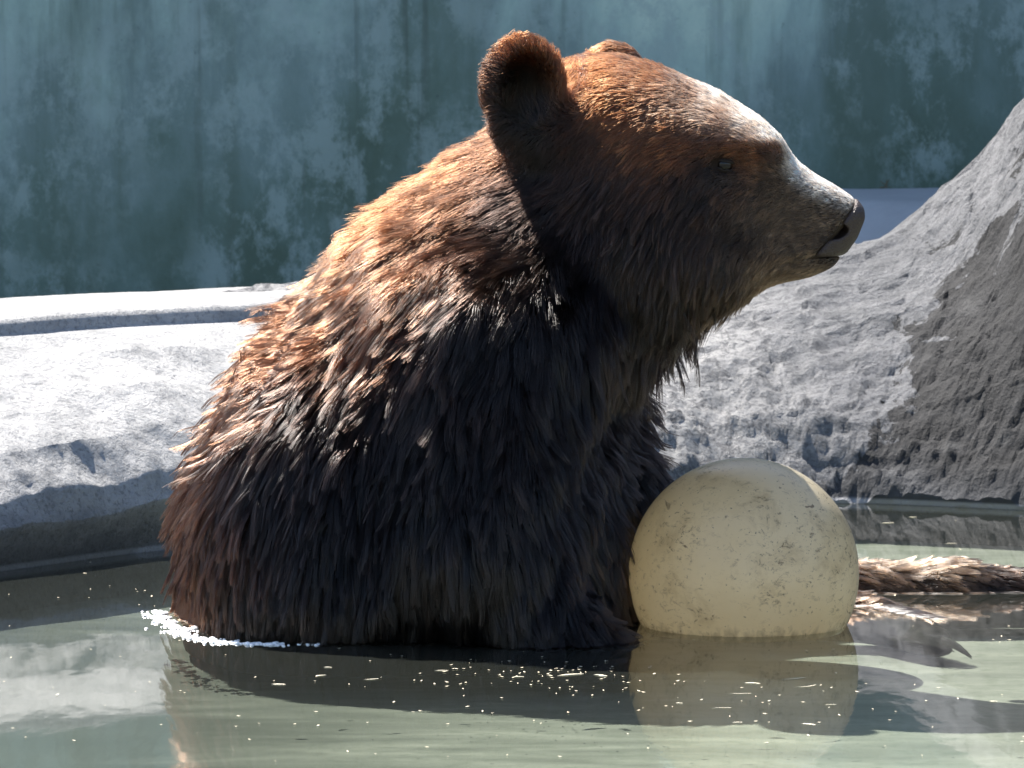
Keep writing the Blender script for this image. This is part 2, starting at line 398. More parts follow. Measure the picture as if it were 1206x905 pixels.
# ears: rounded cups
def ear(px, py, y, rx, ry, rz, dx):
    e = ell(px, py, y, (rx, ry, rz))
    return smax(e, -ell(px + dx, py + 4, y - ry * 1.05, (rx * 0.80, ry * 1.2, rz * 0.80)), 0.006)
F = smin(F, ear(617, 104, -0.085, 0.045, 0.024, 0.060, 6), 0.012)
F = smin(F, ell(642, 160, -0.055, (0.045, 0.04, 0.038)), 0.03)
F = smin(F, ear(722, 92, 0.125, 0.040, 0.026, 0.040, 4), 0.014)
# nose tip stays a little lower than the separate pad; mouth crease
F = smax(F, -caps(on_y(985, 302, -0.114), on_y(905, 318, -0.110), 0.005, 0.004), 0.008)

def surface_nets(F, lo, h):
    S = F < 0; nx, ny, nz = F.shape; c = (nx - 1, ny - 1, nz - 1)
    acc = np.zeros(c + (3,), np.float32); cnt = np.zeros(c, np.int16)
    for ax in range(3):
        o1, o2 = [(1, 2), (0, 2), (0, 1)][ax]
        A = [slice(None)] * 3; B = [slice(None)] * 3; A[ax] = slice(0, -1); B[ax] = slice(1, None)
        a = F[tuple(A)]; b = F[tuple(B)]; cr = (a < 0) != (b < 0)
        with np.errstate(divide='ignore', invalid='ignore'): t = np.where(cr, a / (a - b), 0)
        for i in (0, 1):
            for j in (0, 1):
                s = [slice(None)] * 3; s[o1] = slice(i, i + c[o1]); s[o2] = slice(j, j + c[o2])
                m = cr[tuple(s)]; tt = t[tuple(s)]
                cnt += m; acc[..., ax] += tt * m; acc[..., o1] += i * m; acc[..., o2] += j * m
    act = cnt > 0; idx = np.full(c, -1, np.int64); idx[act] = np.arange(act.sum())
    ijk = np.argwhere(act); V = (ijk + acc[act] / cnt[act][:, None]) * h + lo
    Q = []
    for ax in range(3):
        o1, o2 = [(1, 2), (2, 0), (0, 1)][ax]
        A = [slice(None)] * 3; B = [slice(None)] * 3; A[ax] = slice(0, -1); B[ax] = slice(1, None)
        sa = S[tuple(A)]; sb = S[tuple(B)]
        for flip, cr in ((0, sa & ~sb), (1, ~sa & sb)):
            e = np.argwhere(cr); e = e[(e[:, o1] > 0) & (e[:, o2] > 0) & (e[:, o1] < F.shape[o1] - 1) & (e[:, o2] < F.shape[o2] - 1)]
            d1 = np.zeros(3, int); d1[o1] = 1; d2 = np.zeros(3, int); d2[o2] = 1
            q = np.stack([idx[tuple((e - d1 - d2).T)], idx[tuple((e - d2).T)], idx[tuple(e.T)], idx[tuple((e - d1).T)]], 1)
            Q.append(q[:, ::-1] if flip else q)
    return V, np.concatenate(Q)
ua = GX * 0.90 - GZ * 0.43; ul = GX * 0.43 + GZ * 0.90
rg = pnoise(np.stack(np.broadcast_arrays(ua * 30.0 + 3.0, GY * 24.0, ul * 5.0), -1)[:, :, :].reshape(-1, 3)).reshape(F.shape)
F = F - 0.011 * rg * sstep(0.50, 0.36, GZ + 0.25 * GX) * sstep(0.32, 0.20, GX) * sstep(-0.02, 0.04, GZ)
NP = on_y(981, 265, -0.075)
F = np.where((GX > 0.3) & (GZ > on_y(990, 303, -0.075)[2] + 0.004) & (GY < 0.0), smax(F, (GX - NP[0]) * 0.74 - (GZ - NP[2]) * 0.60 - 0.008, 0.004), F)
F[:, :, :2] = np.maximum(F[:, :, :2], 0.002)       # sits on the pool floor
F[:, :, 0] = 0.01
BV, BQ = surface_nets(F, LO, H)
for _ in range(2):    # light relax
    e = np.concatenate([BQ[:, [0, 1]], BQ[:, [1, 2]], BQ[:, [2, 3]], BQ[:, [3, 0]]]); s = np.zeros_like(BV); k = np.zeros(len(BV))
    np.add.at(s, e[:, 0], BV[e[:, 1]]); np.add.at(s, e[:, 1], BV[e[:, 0]]); np.add.at(k, e[:, 0], 1); np.add.at(k, e[:, 1], 1)
    BV = BV * 0.5 + 0.5 * s / k[:, None]

def samp(p):
    """field value at points"""
    q = (p - LO) / H; q = np.clip(q, 0, np.array(F.shape) - 1.001); i = q.astype(int); f = q - i; out = 0
    for a in (0, 1):
        for b in (0, 1):
            for c in (0, 1):
                w = (f[:, 0] if a else 1 - f[:, 0]) * (f[:, 1] if b else 1 - f[:, 1]) * (f[:, 2] if c else 1 - f[:, 2])
                out = out + w * F[i[:, 0] + a, i[:, 1] + b, i[:, 2] + c]
    return out
def fgrad(p):
    e = H; g = np.stack([samp(p + np.eye(3)[k] * e) - samp(p - np.eye(3)[k] * e) for k in range(3)], 1) / (2 * e)
    m = np.linalg.norm(g, axis=1)[:, None]; return g / np.maximum(m, 1e-6), m[:, 0]

def to_px(p):
    d = p - CAM; cp, sp = math.cos(PITCH), math.sin(PITCH)
    zc = d[:, 1] * cp - d[:, 2] * sp; yc = d[:, 1] * sp + d[:, 2] * cp
    return np.stack([RW / 2 + FPX * d[:, 0] / zc, RH / 2 - FPX * yc / zc], 1)

# coat: control points measured on the photograph (x, y, flow dx, dy, length cm, lift, clump, colour)
DK = (0.0030, 0.0020, 0.0018); BR = (0.0098, 0.0037, 0.0018); RD = (0.048, 0.0155, 0.0052); NK = (0.0130, 0.0041, 0.0015); TAN = (0.044, 0.028, 0.0175); LIT = (0.66, 0.52, 0.40); CH = (0.0066, 0.0033, 0.0020)  # forehead and muzzle-top tone: pale grizzle plus painted sunlight
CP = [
 (1000, 245, -1, -.2, .35, .25, .0, LIT), (960, 225, -1, -.5, .5, .25, .0, LIT), (930, 200, -1, -.6, .8, .3, .1, LIT), (985, 300, -1, .2, .4, .2, 0, CH), (950, 260, -1, .15, .6, .2, .1, TAN),
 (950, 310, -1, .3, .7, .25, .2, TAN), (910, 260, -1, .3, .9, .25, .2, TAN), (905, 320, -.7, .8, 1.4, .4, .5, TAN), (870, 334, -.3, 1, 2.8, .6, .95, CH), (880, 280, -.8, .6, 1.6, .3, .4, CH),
 (918, 163, -.7, -.6, 1.2, .4, .3, LIT), (892, 134, -.9, -.5, 1.2, .3, .3, LIT), (890, 165, -.9, -.3, 1.4, .45, .3, RD), (855, 102, -.9, -.5, 1.3, .3, .3, LIT), (858, 135, -.9, -.5, 1.4, .32, .4, RD), (935, 235, -1, .1, .7, .2, .1, TAN), (985, 250, -1, .1, .5, .2, .1, TAN), (825, 112, -1, -.3, 1.5, .34, .35, RD), (780, 88, -1, -.1, 1.7, .36, .35, RD), (720, 85, -1, 0, 2.2, .4, .3, RD), (860, 165, -.9, .0, 1.2, .4, .4, RD), (852, 195, -1, .3, .8, .25, .2, CH),
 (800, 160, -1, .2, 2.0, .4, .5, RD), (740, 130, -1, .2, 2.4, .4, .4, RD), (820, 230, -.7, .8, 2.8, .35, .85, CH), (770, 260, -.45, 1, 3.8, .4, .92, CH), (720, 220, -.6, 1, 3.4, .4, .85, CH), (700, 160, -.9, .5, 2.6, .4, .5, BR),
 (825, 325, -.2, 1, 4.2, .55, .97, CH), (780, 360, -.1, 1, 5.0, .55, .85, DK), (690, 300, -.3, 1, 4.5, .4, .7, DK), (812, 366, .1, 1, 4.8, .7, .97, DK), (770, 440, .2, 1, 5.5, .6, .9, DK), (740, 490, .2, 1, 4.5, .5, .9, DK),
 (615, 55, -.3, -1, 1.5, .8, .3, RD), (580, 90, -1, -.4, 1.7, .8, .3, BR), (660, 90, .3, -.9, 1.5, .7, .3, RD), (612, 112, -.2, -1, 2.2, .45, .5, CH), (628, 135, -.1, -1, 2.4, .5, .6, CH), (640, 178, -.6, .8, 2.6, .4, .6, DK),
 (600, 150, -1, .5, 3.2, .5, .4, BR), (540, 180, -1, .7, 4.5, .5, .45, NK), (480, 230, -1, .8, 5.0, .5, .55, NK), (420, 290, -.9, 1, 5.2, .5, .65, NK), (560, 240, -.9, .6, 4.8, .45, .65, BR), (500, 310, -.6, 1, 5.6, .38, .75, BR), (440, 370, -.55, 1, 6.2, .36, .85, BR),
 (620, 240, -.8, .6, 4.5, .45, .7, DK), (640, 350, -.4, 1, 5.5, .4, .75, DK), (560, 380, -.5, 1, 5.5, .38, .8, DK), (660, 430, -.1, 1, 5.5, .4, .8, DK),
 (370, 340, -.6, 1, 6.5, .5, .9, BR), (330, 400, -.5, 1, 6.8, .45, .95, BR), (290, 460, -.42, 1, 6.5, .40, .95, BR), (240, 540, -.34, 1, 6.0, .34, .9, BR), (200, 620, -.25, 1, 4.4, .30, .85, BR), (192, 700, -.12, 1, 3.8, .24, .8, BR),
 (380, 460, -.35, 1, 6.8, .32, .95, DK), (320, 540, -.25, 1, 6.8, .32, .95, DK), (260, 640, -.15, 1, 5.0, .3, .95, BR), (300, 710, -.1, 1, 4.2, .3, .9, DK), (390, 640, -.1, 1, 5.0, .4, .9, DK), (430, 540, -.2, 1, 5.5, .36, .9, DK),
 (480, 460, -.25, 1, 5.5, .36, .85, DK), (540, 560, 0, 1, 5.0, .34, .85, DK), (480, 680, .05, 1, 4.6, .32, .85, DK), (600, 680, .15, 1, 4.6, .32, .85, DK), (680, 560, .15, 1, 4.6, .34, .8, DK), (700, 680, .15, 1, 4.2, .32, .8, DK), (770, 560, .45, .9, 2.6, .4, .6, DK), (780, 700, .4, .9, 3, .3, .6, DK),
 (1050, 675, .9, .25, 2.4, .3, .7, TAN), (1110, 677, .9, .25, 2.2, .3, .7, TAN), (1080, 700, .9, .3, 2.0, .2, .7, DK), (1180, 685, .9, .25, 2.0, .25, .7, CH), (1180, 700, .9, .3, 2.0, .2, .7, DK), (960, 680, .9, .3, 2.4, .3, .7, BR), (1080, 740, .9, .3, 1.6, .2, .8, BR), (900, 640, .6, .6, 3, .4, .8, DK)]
CPX = np.array([[c[0], c[1]] for c in CP], float)
CPD = np.array([[c[2], -c[3]] for c in CP], float); CPD /= np.linalg.norm(CPD, axis=1)[:, None]
CPP = np.array([[c[4] / 100, c[5], c[6]] for c in CP]); CPC = np.array([c[7] for c in CP])
CPL = np.array([(RD if c[1] < 180 else TAN) if c[7] is LIT else c[7] for c in CP])
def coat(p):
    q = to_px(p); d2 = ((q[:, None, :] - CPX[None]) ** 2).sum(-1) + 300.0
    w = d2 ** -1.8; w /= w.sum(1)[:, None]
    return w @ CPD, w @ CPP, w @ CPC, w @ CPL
def coat_dir(p):
    out = np.empty((len(p), 2)); 
    for i in range(0, len(p), 40000): out[i:i + 40000] = coat(p[i:i + 40000])[0]
    return out
def coat_all(p):
    r = [coat(p[i:i + 40000]) for i in range(0, len(p), 40000)]
    return [np.concatenate([a[k] for a in r]) for k in range(4)]

# body object
me = mesh_from('bear', BV, BQ)
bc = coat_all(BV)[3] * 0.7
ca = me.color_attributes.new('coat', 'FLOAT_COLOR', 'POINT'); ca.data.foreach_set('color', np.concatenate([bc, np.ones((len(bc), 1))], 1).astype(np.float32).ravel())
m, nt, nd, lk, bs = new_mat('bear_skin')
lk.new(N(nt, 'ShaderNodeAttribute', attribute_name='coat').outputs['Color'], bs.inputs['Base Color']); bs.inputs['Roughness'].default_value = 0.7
bs.inputs['Specular IOR Level'].default_value = 0.2
bear = link('bear', me, None, m)
tag(bear, 'wet dark brown bear sitting upright in the pool behind a cream ball', 'bear')

# ------------------------------------------------------------------ fur
def tri_sample(n, weight):
    T = np.concatenate([BQ[:, [0, 1, 2]], BQ[:, [0, 2, 3]]])
    a, b, c = BV[T[:, 0]], BV[T[:, 1]], BV[T[:, 2]]
    nr = np.cross(b - a, c - a); ar = np.linalg.norm(nr, axis=1) + 1e-12; nr /= ar[:, None]
    w = ar * weight((a + b + c) / 3, nr); w /= w.sum()
    t = RNG.choice(len(T), n, p=w); r1 = np.sqrt(RNG.random(n)); r2 = RNG.random(n)
    return a[t] * (1 - r1)[:, None] + b[t] * (r1 * (1 - r2))[:, None] + c[t] * (r1 * r2)[:, None]
NOSE_C = on_y(992, 268, -0.075); NP = on_y(981, 265, -0.075)
def pad_side(p):     # positive on the leathery tip
    return (p[:, 0] - NP[0]) * 0.74 - (p[:, 2] - NP[2]) * 0.60 - 0.003 * ((p[:, 1] - NOSE_C[1]) / 0.034) ** 2
def keep(p):
    k = np.where((p[:, 0] > 0.3) & (p[:, 2] > on_y(990, 303, -0.075)[2]), sstep(0.001, -0.002, pad_side(p)), 1.0)
    k *= sstep(-0.03, -0.012, p[:, 2])
    e = np.linalg.norm(to_px(p) - np.array([852, 193]), axis=1)
    k *= np.where(p[:, 1] < 0, sstep(8, 14, e), 1)
    return k
def weight(c, n):
    q = to_px(c); w = np.where(n[:, 1] > 0.35, 0.22, 1.0)
    head = sstep(640, 720, q[:, 0]) * (q[:, 1] < 370) * (q[:, 0] < 1100); muz = sstep(860, 930, q[:, 0]) * (q[:, 1] < 350)
    earm = np.exp(-(((q - np.array([617, 105])) / 60) ** 2).sum(1) * 1.5)
    return w * (1 + 1.3 * head + 2.0 * muz + 1.6 * earm) * np.maximum(keep(c), 1e-4)
NS, NCL, K = 250000, 20000, 8
roots = tri_sample(NS, weight); roots = roots[keep(roots) > RNG.random(len(roots))]
NS = len(roots)
def cweight(c, n):
    q = to_px(c); hd = (sstep(600, 680, q[:, 0]) * (q[:, 1] < 360) + sstep(420, 300, q[:, 1] + 0.3 * (q[:, 0] - 400)) * 0.4).clip(0, 1)
    return weight(c, n) * (0.55 + 0.6 * hd)
cl = tri_sample(NCL, cweight)
def grow(p0, seed, wig, lvar):
    r = np.random.default_rng(seed)
    n = len(p0); _, prm, _c, _l = coat_all(p0)
    big = fbm(p0 * 22.0 + 5.0, 2)
    L = prm[:, 0] * (1 + lvar * r.normal(size=n)).clip(0.45, 1.5) * (1 + 0.25 * big)
    L = np.minimum(L, 0.075); lift = prm[:, 1] * np.where(to_px(p0)[:, 1] < 200, 0.75, 1.0) * L * (0.45 + 0.55 * r.random(n) + 0.25 * r.exponential(size=n).clip(0, 3) * (lvar > 0.15)) * (1 + 0.45 * fbm(p0 * 34.0, 2))
    P = np.empty((n, K, 3)); p = p0.copy(); P[:, 0] = p
    jit = r.normal(size=(n, 3)) * wig
    wob = np.stack([fbm(p0 * 26.0 + 11.1 * k, 2) for k in range(3)], 1) * 0.5
    for k in range(1, K):
        s = k / (K - 1.0)
        d2 = coat_dir(p); g, m = fgrad(p)
        d = np.stack([d2[:, 0], -0.12 * np.ones(n), d2[:, 1]], 1) + jit * (0.5 + s) + wob * (0.6 + 0.6 * s)
        d[:, 2] -= 0.25 * s
        d -= (d * g).sum(1)[:, None] * g; d /= np.linalg.norm(d, axis=1)[:, None] + 1e-6
        p = p + d * (L / (K - 1))[:, None]
        g, m = fgrad(p)
        dist = samp(p) / np.maximum(m, 0.25)
        want = lift * s ** 0.8
        p = p + g * (want - dist).clip(-0.02, 0.02)[:, None]
        P[:, k] = p
    return P, prm, L
CG, cprm, cL = grow(cl, 3, 0.10, 0.18)
SG, sprm, sL = grow(roots, 5, 0.22, 0.14)
kd = kdtree.KDTree(NCL)
for i, c in enumerate(cl): kd.insert(c, i)
kd.balance()
own = np.array([kd.find(r)[1] for r in roots])
amt = (sprm[:, 2] * (0.75 + 0.4 * RNG.random(NS))).clip(0, 0.97)
s = np.linspace(0, 1, K)
wet = sstep(0.6, 0.95, sprm[:, 2])[:, None]
w = amt[:, None] * ((1 - wet) * (s[None, :] ** 0.75) * (0.45 + 0.55 * s[None, :]) + wet * (1 - (1 - s[None, :]) ** 2.6))
near = np.linalg.norm(roots - cl[own], axis=1); w *= np.exp(-(near / 0.05) ** 2)[:, None]
P = SG * (1 - w[..., None]) + CG[own] * w[..., None]
# locks lie on the water instead of running below it
zc = P[:, :, 2]; low = zc < 0.0015
P[:, :, 2] = np.where(low, 0.0015 + 0.12 * (zc - 0.0015), zc)
# strand colour: from the coat map, varied by lock and by strand, paler and redder at the tips
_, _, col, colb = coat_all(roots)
up = sstep(0.12, 0.88, fgrad(roots)[0][:, 2])[:, None]; col = col * up + colb * (1 - up)  # painted sunlit tone kept to fur that faces up
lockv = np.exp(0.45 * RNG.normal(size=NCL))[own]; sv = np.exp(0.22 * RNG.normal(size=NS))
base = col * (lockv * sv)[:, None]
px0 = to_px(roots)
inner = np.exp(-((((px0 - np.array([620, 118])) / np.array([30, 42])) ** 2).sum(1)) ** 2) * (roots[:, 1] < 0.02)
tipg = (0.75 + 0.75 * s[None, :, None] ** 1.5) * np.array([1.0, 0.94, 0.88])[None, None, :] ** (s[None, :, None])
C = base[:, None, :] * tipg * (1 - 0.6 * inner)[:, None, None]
hc = bpy.data.hair_curves.new('fur'); hc.add_curves([K] * NS)
hc.attributes['position'].data.foreach_set('vector', P.astype(np.float32).ravel()) if 'position' in hc.attributes else hc.position_data.foreach_set('vector', P.astype(np.float32).ravel())
rad = np.where(sprm[:, :1] < 0.011, 0.00026, 0.00036) * (0.7 + 0.6 * RNG.random((NS, 1))) * (1 - 0.75 * s[None, :] ** 1.6)
ra = hc.attributes.get('radius') or hc.attributes.new('radius', 'FLOAT', 'POINT'); ra.data.foreach_set('value', rad.astype(np.float32).ravel())
at = hc.attributes.new('coat', 'FLOAT_COLOR', 'POINT')
at.data.foreach_set('color', np.concatenate([C, np.ones((NS, K, 1))], 2).astype(np.float32).ravel())
dryv = (sstep(620, 720, px0[:, 0]) * sstep(260, 190, px0[:, 1] - 0.25 * (px0[:, 0] - 800)) + sstep(860, 900, px0[:, 0]) * (px0[:, 1] < 340) + 0.45 * sstep(330, 200, px0[:, 1])).clip(0, 1) * (px0[:, 1] < 400)
da = hc.attributes.new('dryness', 'FLOAT', 'POINT'); da.data.foreach_set('value', np.repeat(dryv, K).astype(np.float32))
m, nt, nd, lk, bs = new_mat('bear_fur'); nd.remove(bs)
hb = nd.new('ShaderNodeBsdfHairPrincipled'); hb.model = 'CHIANG'; hb.parametrization = 'COLOR'
lk.new(N(nt, 'ShaderNodeAttribute', attribute_name='coat').outputs['Color'], hb.inputs['Color'])
dry = N(nt, 'ShaderNodeAttribute', attribute_name='dryness').outputs['Fac']
lk.new(math_(nt, 'MULTIPLY_ADD', dry, 0.40, 0.22), hb.inputs['Roughness']); lk.new(math_(nt, 'MULTIPLY_ADD', dry, 0.4, 0.4), hb.inputs['Radial Roughness'])
lk.new(math_(nt, 'MULTIPLY_ADD', dry, -0.3, 0.3), hb.inputs['Coat'])
hb.inputs['Random Roughness'].default_value = 0.3; hb.inputs['IOR'].default_value = 1.40
lk.new(hb.outputs[0], nd['Material Output'].inputs[0])
hc.materials.append(m)
fur = bpy.data.objects.new('fur', hc); COL.objects.link(fur); fur.parent = bear
fur['kind'] = 'stuff'
sc.cycles_curves.shape = 'RIBBONS'

# ------------------------------------------------------------------ eyes, nose, claws
bvh = BVHTree.FromPolygons(BV.tolist(), BQ.tolist())
def simple(name, col, rough, spec=0.5):
    m, nt, nd, lk, bs = new_mat(name); bs.inputs['Base Color'].default_value = (*col, 1); bs.inputs['Roughness'].default_value = rough
    bs.inputs['Specular IOR Level'].default_value = spec; return m
def uv_sphere(r, nu=24, nv=14, sc3=(1, 1, 1)):
    v = [(0, 0, 1)]; f = []
    for j in range(1, nv):
        for i in range(nu):
            a = 2 * math.pi * i / nu; b = math.pi * j / nv
            v.append((math.sin(b) * math.cos(a), math.sin(b) * math.sin(a), math.cos(b)))
    v.append((0, 0, -1)); v = np.array(v) * r * np.array(sc3)
    for i in range(nu): f.append((0, 1 + i, 1 + (i + 1) % nu, 1 + (i + 1) % nu))
    for j in range(nv - 2):
        for i in range(nu): f.append((1 + j * nu + i, 1 + (j + 1) * nu + i, 1 + (j + 1) * nu + (i + 1) % nu, 1 + j * nu + (i + 1) % nu))
    b = 1 + (nv - 2) * nu
    for i in range(nu): f.append((b + i, len(v) - 1, len(v) - 1, b + (i + 1) % nu))
    me = bpy.data.meshes.new('s'); me.from_pydata(v.tolist(), [], [tuple(dict.fromkeys(q)) for q in f]); me.update()
    me.polygons.foreach_set('use_smooth', np.ones(len(me.polygons), bool)); return me
M_EYE = simple('eye_glossy', (0.008, 0.005, 0.004), 0.05, 0.28)
M_LID = simple('eyelid_skin', (0.016, 0.011, 0.009), 0.5, 0.2)
p = on_y(852, 193, -0.1)
hit = bvh.ray_cast(Vector((p[0], -1, p[2])), Vector((0, 1, 0)))[0]
for sgn in (-1, 1):
    yy = hit.y + 0.0060 if sgn < 0 else 2 * (0.05 - 0.33 * (p[0] - 0.02)) - hit.y + 0.004
    xx = p[0] if sgn < 0 else p[0] + 0.05
    eo = link('eye', uv_sphere(0.0115), bear, M_EYE); eo.location = (xx, yy, p[2])
    sp_ = uv_sphere(0.0128, 32, 24, (1.12, 1.0, 1.0))           # upper and lower lid round the eyeball
    vv = np.array([v.co[:] for v in sp_.vertices])
    ff = [tuple(p.vertices) for p in sp_.polygons if p.center.z > 0.0036 - 0.10 * abs(p.center.x) or p.center.z < -0.0058 + 0.12 * abs(p.center.x)]
    lm = bpy.data.meshes.new('eyelid'); lm.from_pydata(vv.tolist(), [], ff); lm.update(); lm.polygons.foreach_set('use_smooth', np.ones(len(ff), bool))
    lid = link('eyelid', lm, eo, M_LID); lid.rotation_euler = (0, math.radians(12), 0)
    so = lid.modifiers.new('thickness', 'SOLIDIFY'); so.thickness = 0.0012

# nose pad at finer resolution
h2 = 0.0016; lo2 = NOSE_C + np.array([-0.040, -0.056, -0.045]); m2 = (48, 70, 56)
_s = (GX, GY, GZ)
fx, fy, fz = (lo2[k] + h2 * np.arange(m2[k]) for k in range(3))
GX, GY, GZ = fx[:, None, None], fy[None, :, None], fz[None, None, :]
fX, fZ = np.meshgrid(fx, fz, indexing='ij')
G = inflate(poly_depth(MUZZ, -0.08, 6, 0.0, fx, fz), 0.042, np.interp(fX, [0.24, 0.33, 0.40], [0.080, 0.060, 0.046]), 0.05 - 0.33 * (fX - 0.02), GY, pw=2.6) - 0.0018
G = smax(G, -((GX - NP[0]) * 0.74 - (GZ - NP[2]) * 0.60 - 0.003 * ((GY - NOSE_C[1]) / 0.034) ** 2), 0.005)
G = smax(G, (on_y(990, 301, -0.075)[2] - GZ) * 0.9, 0.006)
for yy_, xx_ in ((-0.108, 989), (-0.045, 1014)):
    G = smax(G, -ell(xx_, 271, yy_, (0.0095, 0.017, 0.007)), 0.004)
    G = smax(G, -ell(xx_ - 9, 279, yy_, (0.009, 0.013, 0.003)), 0.004)
G = smax(G, -caps(on_y(1020, 268, -0.079), on_y(1000, 300, -0.077), 0.002, 0.002), 0.003)
v, q = surface_nets(G, lo2, h2); GX, GY, GZ = _s
m, nt, nd, lk, bs = new_mat('nose_leather'); bs.inputs['Base Color'].default_value = (0.050, 0.034, 0.029, 1); bs.inputs['Specular IOR Level'].default_value = 0.3; bs.inputs['Roughness'].default_value = 0.5
vo = N(nt, 'ShaderNodeTexVoronoi', {'Vector': coords(nt), 'Scale': 480.0}).outputs['Distance']; lk.new(bump(nt, vo, 0.8, 0.0015), bs.inputs['Normal'])
link('nose', mesh_from('nose', v, q), bear, m)

M_CLAW = simple('claw_horn', (0.03, 0.025, 0.02), 0.35)
for k in range(5):
    a = -0.5 + 0.25 * k; b = Vector((0.505 + 0.016 * math.cos(a * 2) - 0.006 * k, 0.045 + 0.012 * k, -0.026))
    d = Vector((0.75, -0.65 + 0.12 * k, -0.08)).normalized(); sd = d.cross(Vector((0, 0, 1))).normalized(); up = sd.cross(d)
    v = []; f = []
    for i in range(6):
        t = i / 5; c = b + d * 0.045 * t - up * 0.014 * t * t; r_ = 0.0055 * (1 - t) ** 0.7 + 0.0005
        for j in range(7):
            g = 2 * math.pi * j / 7; v.append(c + sd * r_ * math.cos(g) + up * r_ * math.sin(g))
    for i in range(5):
        for j in range(7): f.append((i * 7 + j, i * 7 + (j + 1) % 7, (i + 1) * 7 + (j + 1) % 7, (i + 1) * 7 + j))
    link('claw', mesh_from('claw', v, f), bear, M_CLAW)

# ------------------------------------------------------------------ ball
m, nt, nd, lk, bs = new_mat('ball_plastic'); nd.remove(bs)
v = coords(nt)
col = ramp(nt, noise(nt, v, 6.0, 5, 0.6), [(0.3, (0.90, 0.76, 0.50)), (0.6, (0.96, 0.84, 0.60))])
sc1 = noise(nt, coords(nt, (1, 1, 1.6), (0.5, 0.3, 0.8)), 80.0, 8, 0.82, 0.6); sc2 = noise(nt, v, 8.0, 4, 0.6)
marks = math_(nt, 'MULTIPLY', ramp(nt, sc1, [(0.36, 1.0), (0.46, 0.0)]), ramp(nt, sc2, [(0.38, 0.1), (0.54, 1.0)]))
for k, (rot, s1, s2) in enumerate((((0.3, 0.2, 0.4), 70, 9), ((1.1, 0.5, 0.2), 60, 7), ((0.2, 1.2, 0.7), 85, 10), ((0.9, 0.1, 1.3), 65, 8))):
    sn = noise(nt, coords(nt, (s1, s2, s1), rot, (k * 1.7, 0, 0)), 1.0, 3, 0.6, 0.8)
    ln = math_(nt, 'MULTIPLY', ramp(nt, sn, [(0.27, 1.0), (0.33, 0.0)]), ramp(nt, noise(nt, coords(nt, loc=(k, 2.0, 0)), 9.0, 3, 0.5), [(0.44, 0.0), (0.58, 1.0)]))
    marks = math_(nt, 'MAXIMUM', marks, ln)
gr = noise(nt, v, 16.0, 9, 0.72, 0.5)
col = mixc(nt, math_(nt, 'MULTIPLY', ramp(nt, gr, [(0.50, 0.0), (0.68, 1.0)]), math_(nt, 'MULTIPLY', ramp(nt, sc2, [(0.38, 0.1), (0.55, 1.0)]), 0.55)), col, (0.50, 0.38, 0.20))
col = mixc(nt, math_(nt, 'MULTIPLY', marks, 0.8), col, (0.15, 0.10, 0.055))
sp = noise(nt, v, 210.0, 2, 0.5); col = mixc(nt, ramp(nt, sp, [(0.25, 0.7), (0.31, 0.0)]), col, (0.12, 0.09, 0.06))
sep = N(nt, 'ShaderNodeSeparateXYZ', {'Vector': N(nt, 'ShaderNodeTexCoord').outputs['Object']})
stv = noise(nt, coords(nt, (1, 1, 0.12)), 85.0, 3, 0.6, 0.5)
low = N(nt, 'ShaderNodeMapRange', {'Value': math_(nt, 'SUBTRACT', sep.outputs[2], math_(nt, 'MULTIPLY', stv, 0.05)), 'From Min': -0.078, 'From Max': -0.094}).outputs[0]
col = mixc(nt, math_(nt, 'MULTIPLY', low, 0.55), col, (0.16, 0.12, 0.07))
nb = bump(nt, sc1, 0.12, 0.002)
df = N(nt, 'ShaderNodeBsdfDiffuse', {'Color': col, 'Normal': nb}); tl = N(nt, 'ShaderNodeBsdfTranslucent', {'Color': col})
gl = N(nt, 'ShaderNodeBsdfGlossy', {'Roughness': 0.27, 'Normal': nb})
mx = N(nt, 'ShaderNodeMixShader', {0: 0.68, 1: df.outputs[0], 2: tl.outputs[0]})
fr = N(nt, 'ShaderNodeFresnel', {'IOR': 1.45}).outputs[0]
mx2 = N(nt, 'ShaderNodeMixShader', {0: math_(nt, 'MULTIPLY', fr, 0.7), 1: mx.outputs[0], 2: gl.outputs[0]})
lk.new(mx2.outputs[0], nd['Material Output'].inputs[0])
BALL = on_y(876, 675, 0.0); BR_ = 0.1365
bme = uv_sphere(BR_, 96, 64)
cut = -BALL[2] - 0.007
for vv in bme.vertices:
    if vv.co.z < cut: vv.co.z = cut
ball = link('ball', bme, None, m); ball.location = BALL
tag(ball, 'large scuffed cream plastic ball floating against the chest of the bear', 'ball')

# ------------------------------------------------------------------ sun glint modelled as white beads along the wet back, floating bits
M_GLINT = simple('glint', (0.85, 0.86, 0.88), 0.25)
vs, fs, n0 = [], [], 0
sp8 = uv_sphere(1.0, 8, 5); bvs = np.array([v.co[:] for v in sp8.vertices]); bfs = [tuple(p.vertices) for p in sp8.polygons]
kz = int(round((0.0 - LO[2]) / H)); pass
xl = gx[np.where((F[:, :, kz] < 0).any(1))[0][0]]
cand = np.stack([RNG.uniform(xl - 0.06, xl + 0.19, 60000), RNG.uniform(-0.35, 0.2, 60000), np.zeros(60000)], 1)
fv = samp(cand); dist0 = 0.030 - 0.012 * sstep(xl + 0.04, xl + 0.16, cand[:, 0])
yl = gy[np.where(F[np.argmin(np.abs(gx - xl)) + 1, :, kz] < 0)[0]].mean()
ok = np.exp(-((fv - dist0) / 0.011) ** 2) * sstep(yl + 0.03, yl - 0.02, cand[:, 1]) * sstep(xl + 0.19, xl + 0.10, cand[:, 0]) > RNG.random(60000) * 1.6 + 0.6 * (pnoise(cand * np.array([70.0, 30.0, 1.0])) < 0.05)
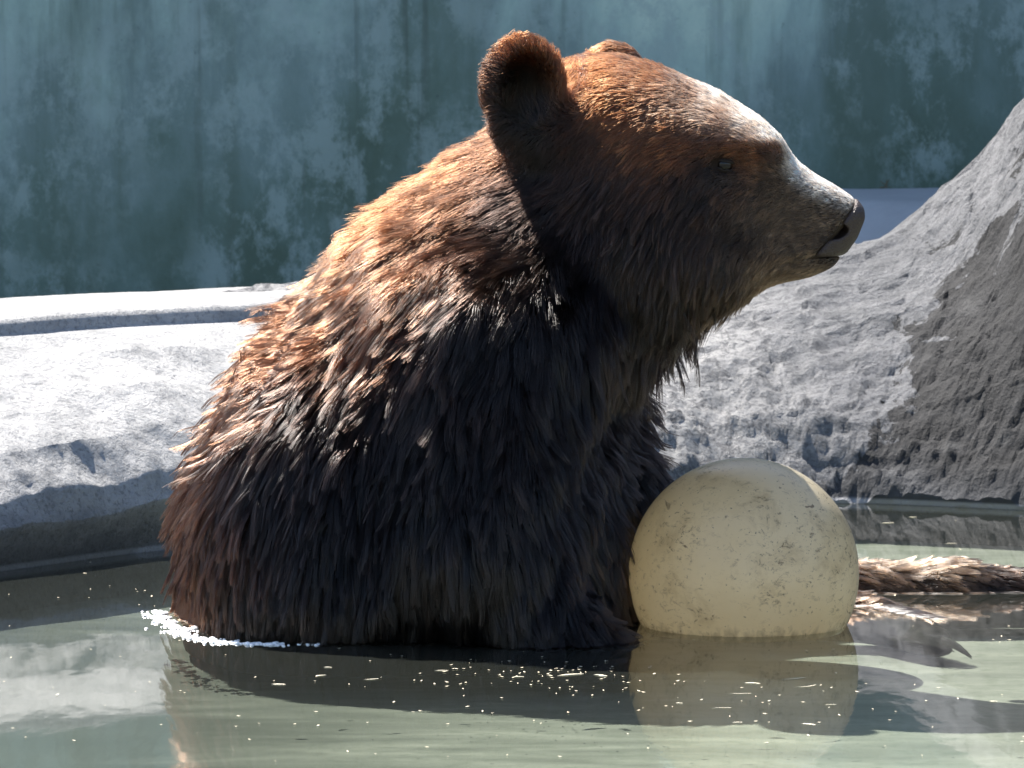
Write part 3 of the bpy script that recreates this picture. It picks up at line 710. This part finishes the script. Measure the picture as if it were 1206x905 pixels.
for p in cand[ok][:620]:
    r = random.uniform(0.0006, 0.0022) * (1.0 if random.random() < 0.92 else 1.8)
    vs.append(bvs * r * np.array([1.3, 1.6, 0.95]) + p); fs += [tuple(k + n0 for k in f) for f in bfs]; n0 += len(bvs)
print('glint_beads', ok.sum())
fm = bpy.data.meshes.new('glint_beads'); fm.from_pydata(np.concatenate(vs).tolist(), [], fs); fm.update()
tag(link('glint_beads', fm, None, M_GLINT), 'white beads modelled as sun glint on the water along the back of the bear', 'glint_beads', kind='stuff')

M_STRAW = simple('straw', (0.70, 0.62, 0.45), 0.6)
def chip(L, wdt, bend):
    v = []; f = []
    for i in range(5):
        t = i / 4 - 0.5; w_ = wdt * (1 - 3.6 * t * t) * 0.5; b = bend * (t * t - 0.25) * L
        for dy, dz in ((-w_, 0.0), (0, w_ * 0.16), (w_, 0.0), (0, -w_ * 0.16)): v.append((t * L, dy + b, dz))
    for i in range(4):
        for j in range(4): f.append((i * 4 + j, i * 4 + (j + 1) % 4, (i + 1) * 4 + (j + 1) % 4, (i + 1) * 4 + j))
    f += [(0, 1, 2, 3), (19, 18, 17, 16)]
    return mesh_from('straw_bit', v, f)
BITS = [(885, 805, 20, 5, 0), (935, 799, 34, 2, 4), (948, 808, 34, 2, -28), (872, 817, 26, 2, 0), (850, 834, 22, 2, 2), (952, 853, 18, 4, -8), (672, 795, 34, 6, 4), (705, 795, 12, 4, 0), (610, 797, 14, 3, 0), (520, 790, 16, 3, 0),
        (378, 796, 16, 4, 8), (437, 800, 20, 3, 5), (328, 806, 16, 5, 0), (386, 786, 10, 3, 0), (710, 796, 10, 6, 0), (800, 828, 8, 3, 0), (868, 851, 12, 3, 3), (1170, 826, 9, 4, 0), (978, 830, 14, 2, 2), (1045, 616, 22, 3, 3), (1075, 609, 12, 3, 0), (1120, 640, 18, 2, 0)]
for i, (a, b, l, wd, an) in enumerate(BITS):
    p = on_z(a, b, 0.0006); o = link('straw_bit', chip(l / 1010, wd / 1010 * 1.6, random.uniform(-.6, .6)), None, M_STRAW)
    o.location = p; o.rotation_euler = (0, 0, math.radians(an * 5 + random.uniform(-12, 12)))
    k = 0 if 745 < a < 1020 and b > 700 else (1 if a < 745 else 2 if b < 700 else 3)
    tag(o, ['small pale straw bit floating on the reflection of the cream ball', 'small pale straw bit floating in front of the dark bear', 'small pale straw bit floating near the foot of the rough rock', 'lone pale straw bit floating out beyond the ball and its reflection'][k], 'straw',
        ['straw bits on the ball reflection', 'straw bits before the bear', 'straw bits near the rock', 'straw bits beyond the ball'][k])
# fine floating dust, past counting
vs, fs, n0 = [], [], 0
for i in range(330):
    a = RNG.random()
    x, y = random.uniform(-40, 1240), random.uniform(610, 900)
    if i < 150: x, y = random.gauss(640, 90) if i < 90 else random.gauss(800, 240), random.gauss(796, 9) if i < 90 else random.gauss(815, 26)
    p = on_z(x, y, 0.001); r = random.uniform(0.0004, 0.0012)
    c, s_ = math.cos(i), math.sin(i)
    for dx, dy in ((2.6, 0), (0, 1), (-2.6, 0), (0, -1)): vs.append((p[0] + r * (dx * c - dy * s_), p[1] + 1.6 * r * (dx * s_ + dy * c), p[2] + 0.0004 * (dx > 0)))
    fs.append((n0, n0 + 1, n0 + 2, n0 + 3)); n0 += 4
dm = bpy.data.meshes.new('floating_dust'); dm.from_pydata(vs, [], fs); dm.update()
tag(link('floating_dust', dm, None, M_STRAW), 'pale specks of dust and chaff scattered over the water', 'dust', kind='stuff')

# ------------------------------------------------------------------ small plants at the back
M_DRY = simple('dry_stem', (0.10, 0.085, 0.05), 0.8)
def stems(parts):
    v = []; f = []
    for a, b, r in parts:
        a, b = Vector(a), Vector(b); d = (b - a).normalized(); u = d.orthogonal().normalized(); w_ = d.cross(u); n = len(v)
        for c, k in ((a, 1.0), ((a + b) / 2 + u * r, 0.8), (b, 0.25)):
            for j in range(5): v.append(c + (u * math.cos(j * 1.2566) + w_ * math.sin(j * 1.2566)) * r * k)
        for i in range(2):
            for j in range(5): f.append((n + i * 5 + j, n + i * 5 + (j + 1) % 5, n + i * 5 + 5 + (j + 1) % 5, n + i * 5 + 5 + j))
    return mesh_from('stem', v, f)
p = on_y(1043, 222, 3.52)
tw = link('dry_twig', stems([((0, 0, 0), (0.003, 0, 0.030), 0.004), ((0, 0, 0.012), (-0.018, 0, 0.026), 0.0025), ((0.002, 0, 0.018), (0.014, -0.006, 0.034), 0.0022), ((-0.02, 0, 0.002), (0.02, 0.004, 0.005), 0.003)]), None, M_DRY)
tw.location = p; tw.scale = (0.55, 0.55, 0.55); tag(tw, 'tiny dry twig at the foot of the blue green wall', 'twig')
p = on_y(181, 362, 1.66)
gt = link('grass_tuft', stems([((0, 0, -0.02), (0.016, 0, 0.018), 0.0014), ((0, 0, -0.02), (-0.020, 0.004, 0.014), 0.0014), ((0.004, 0, -0.02), (0.003, -0.004, 0.020), 0.0012), ((0.01, 0.01, -0.02), (0.030, 0.01, 0.010), 0.0012)]), None, M_DRY)
gt.location = p; tag(gt, 'thin dry grass blades poking up behind the ledge lip', 'grass')
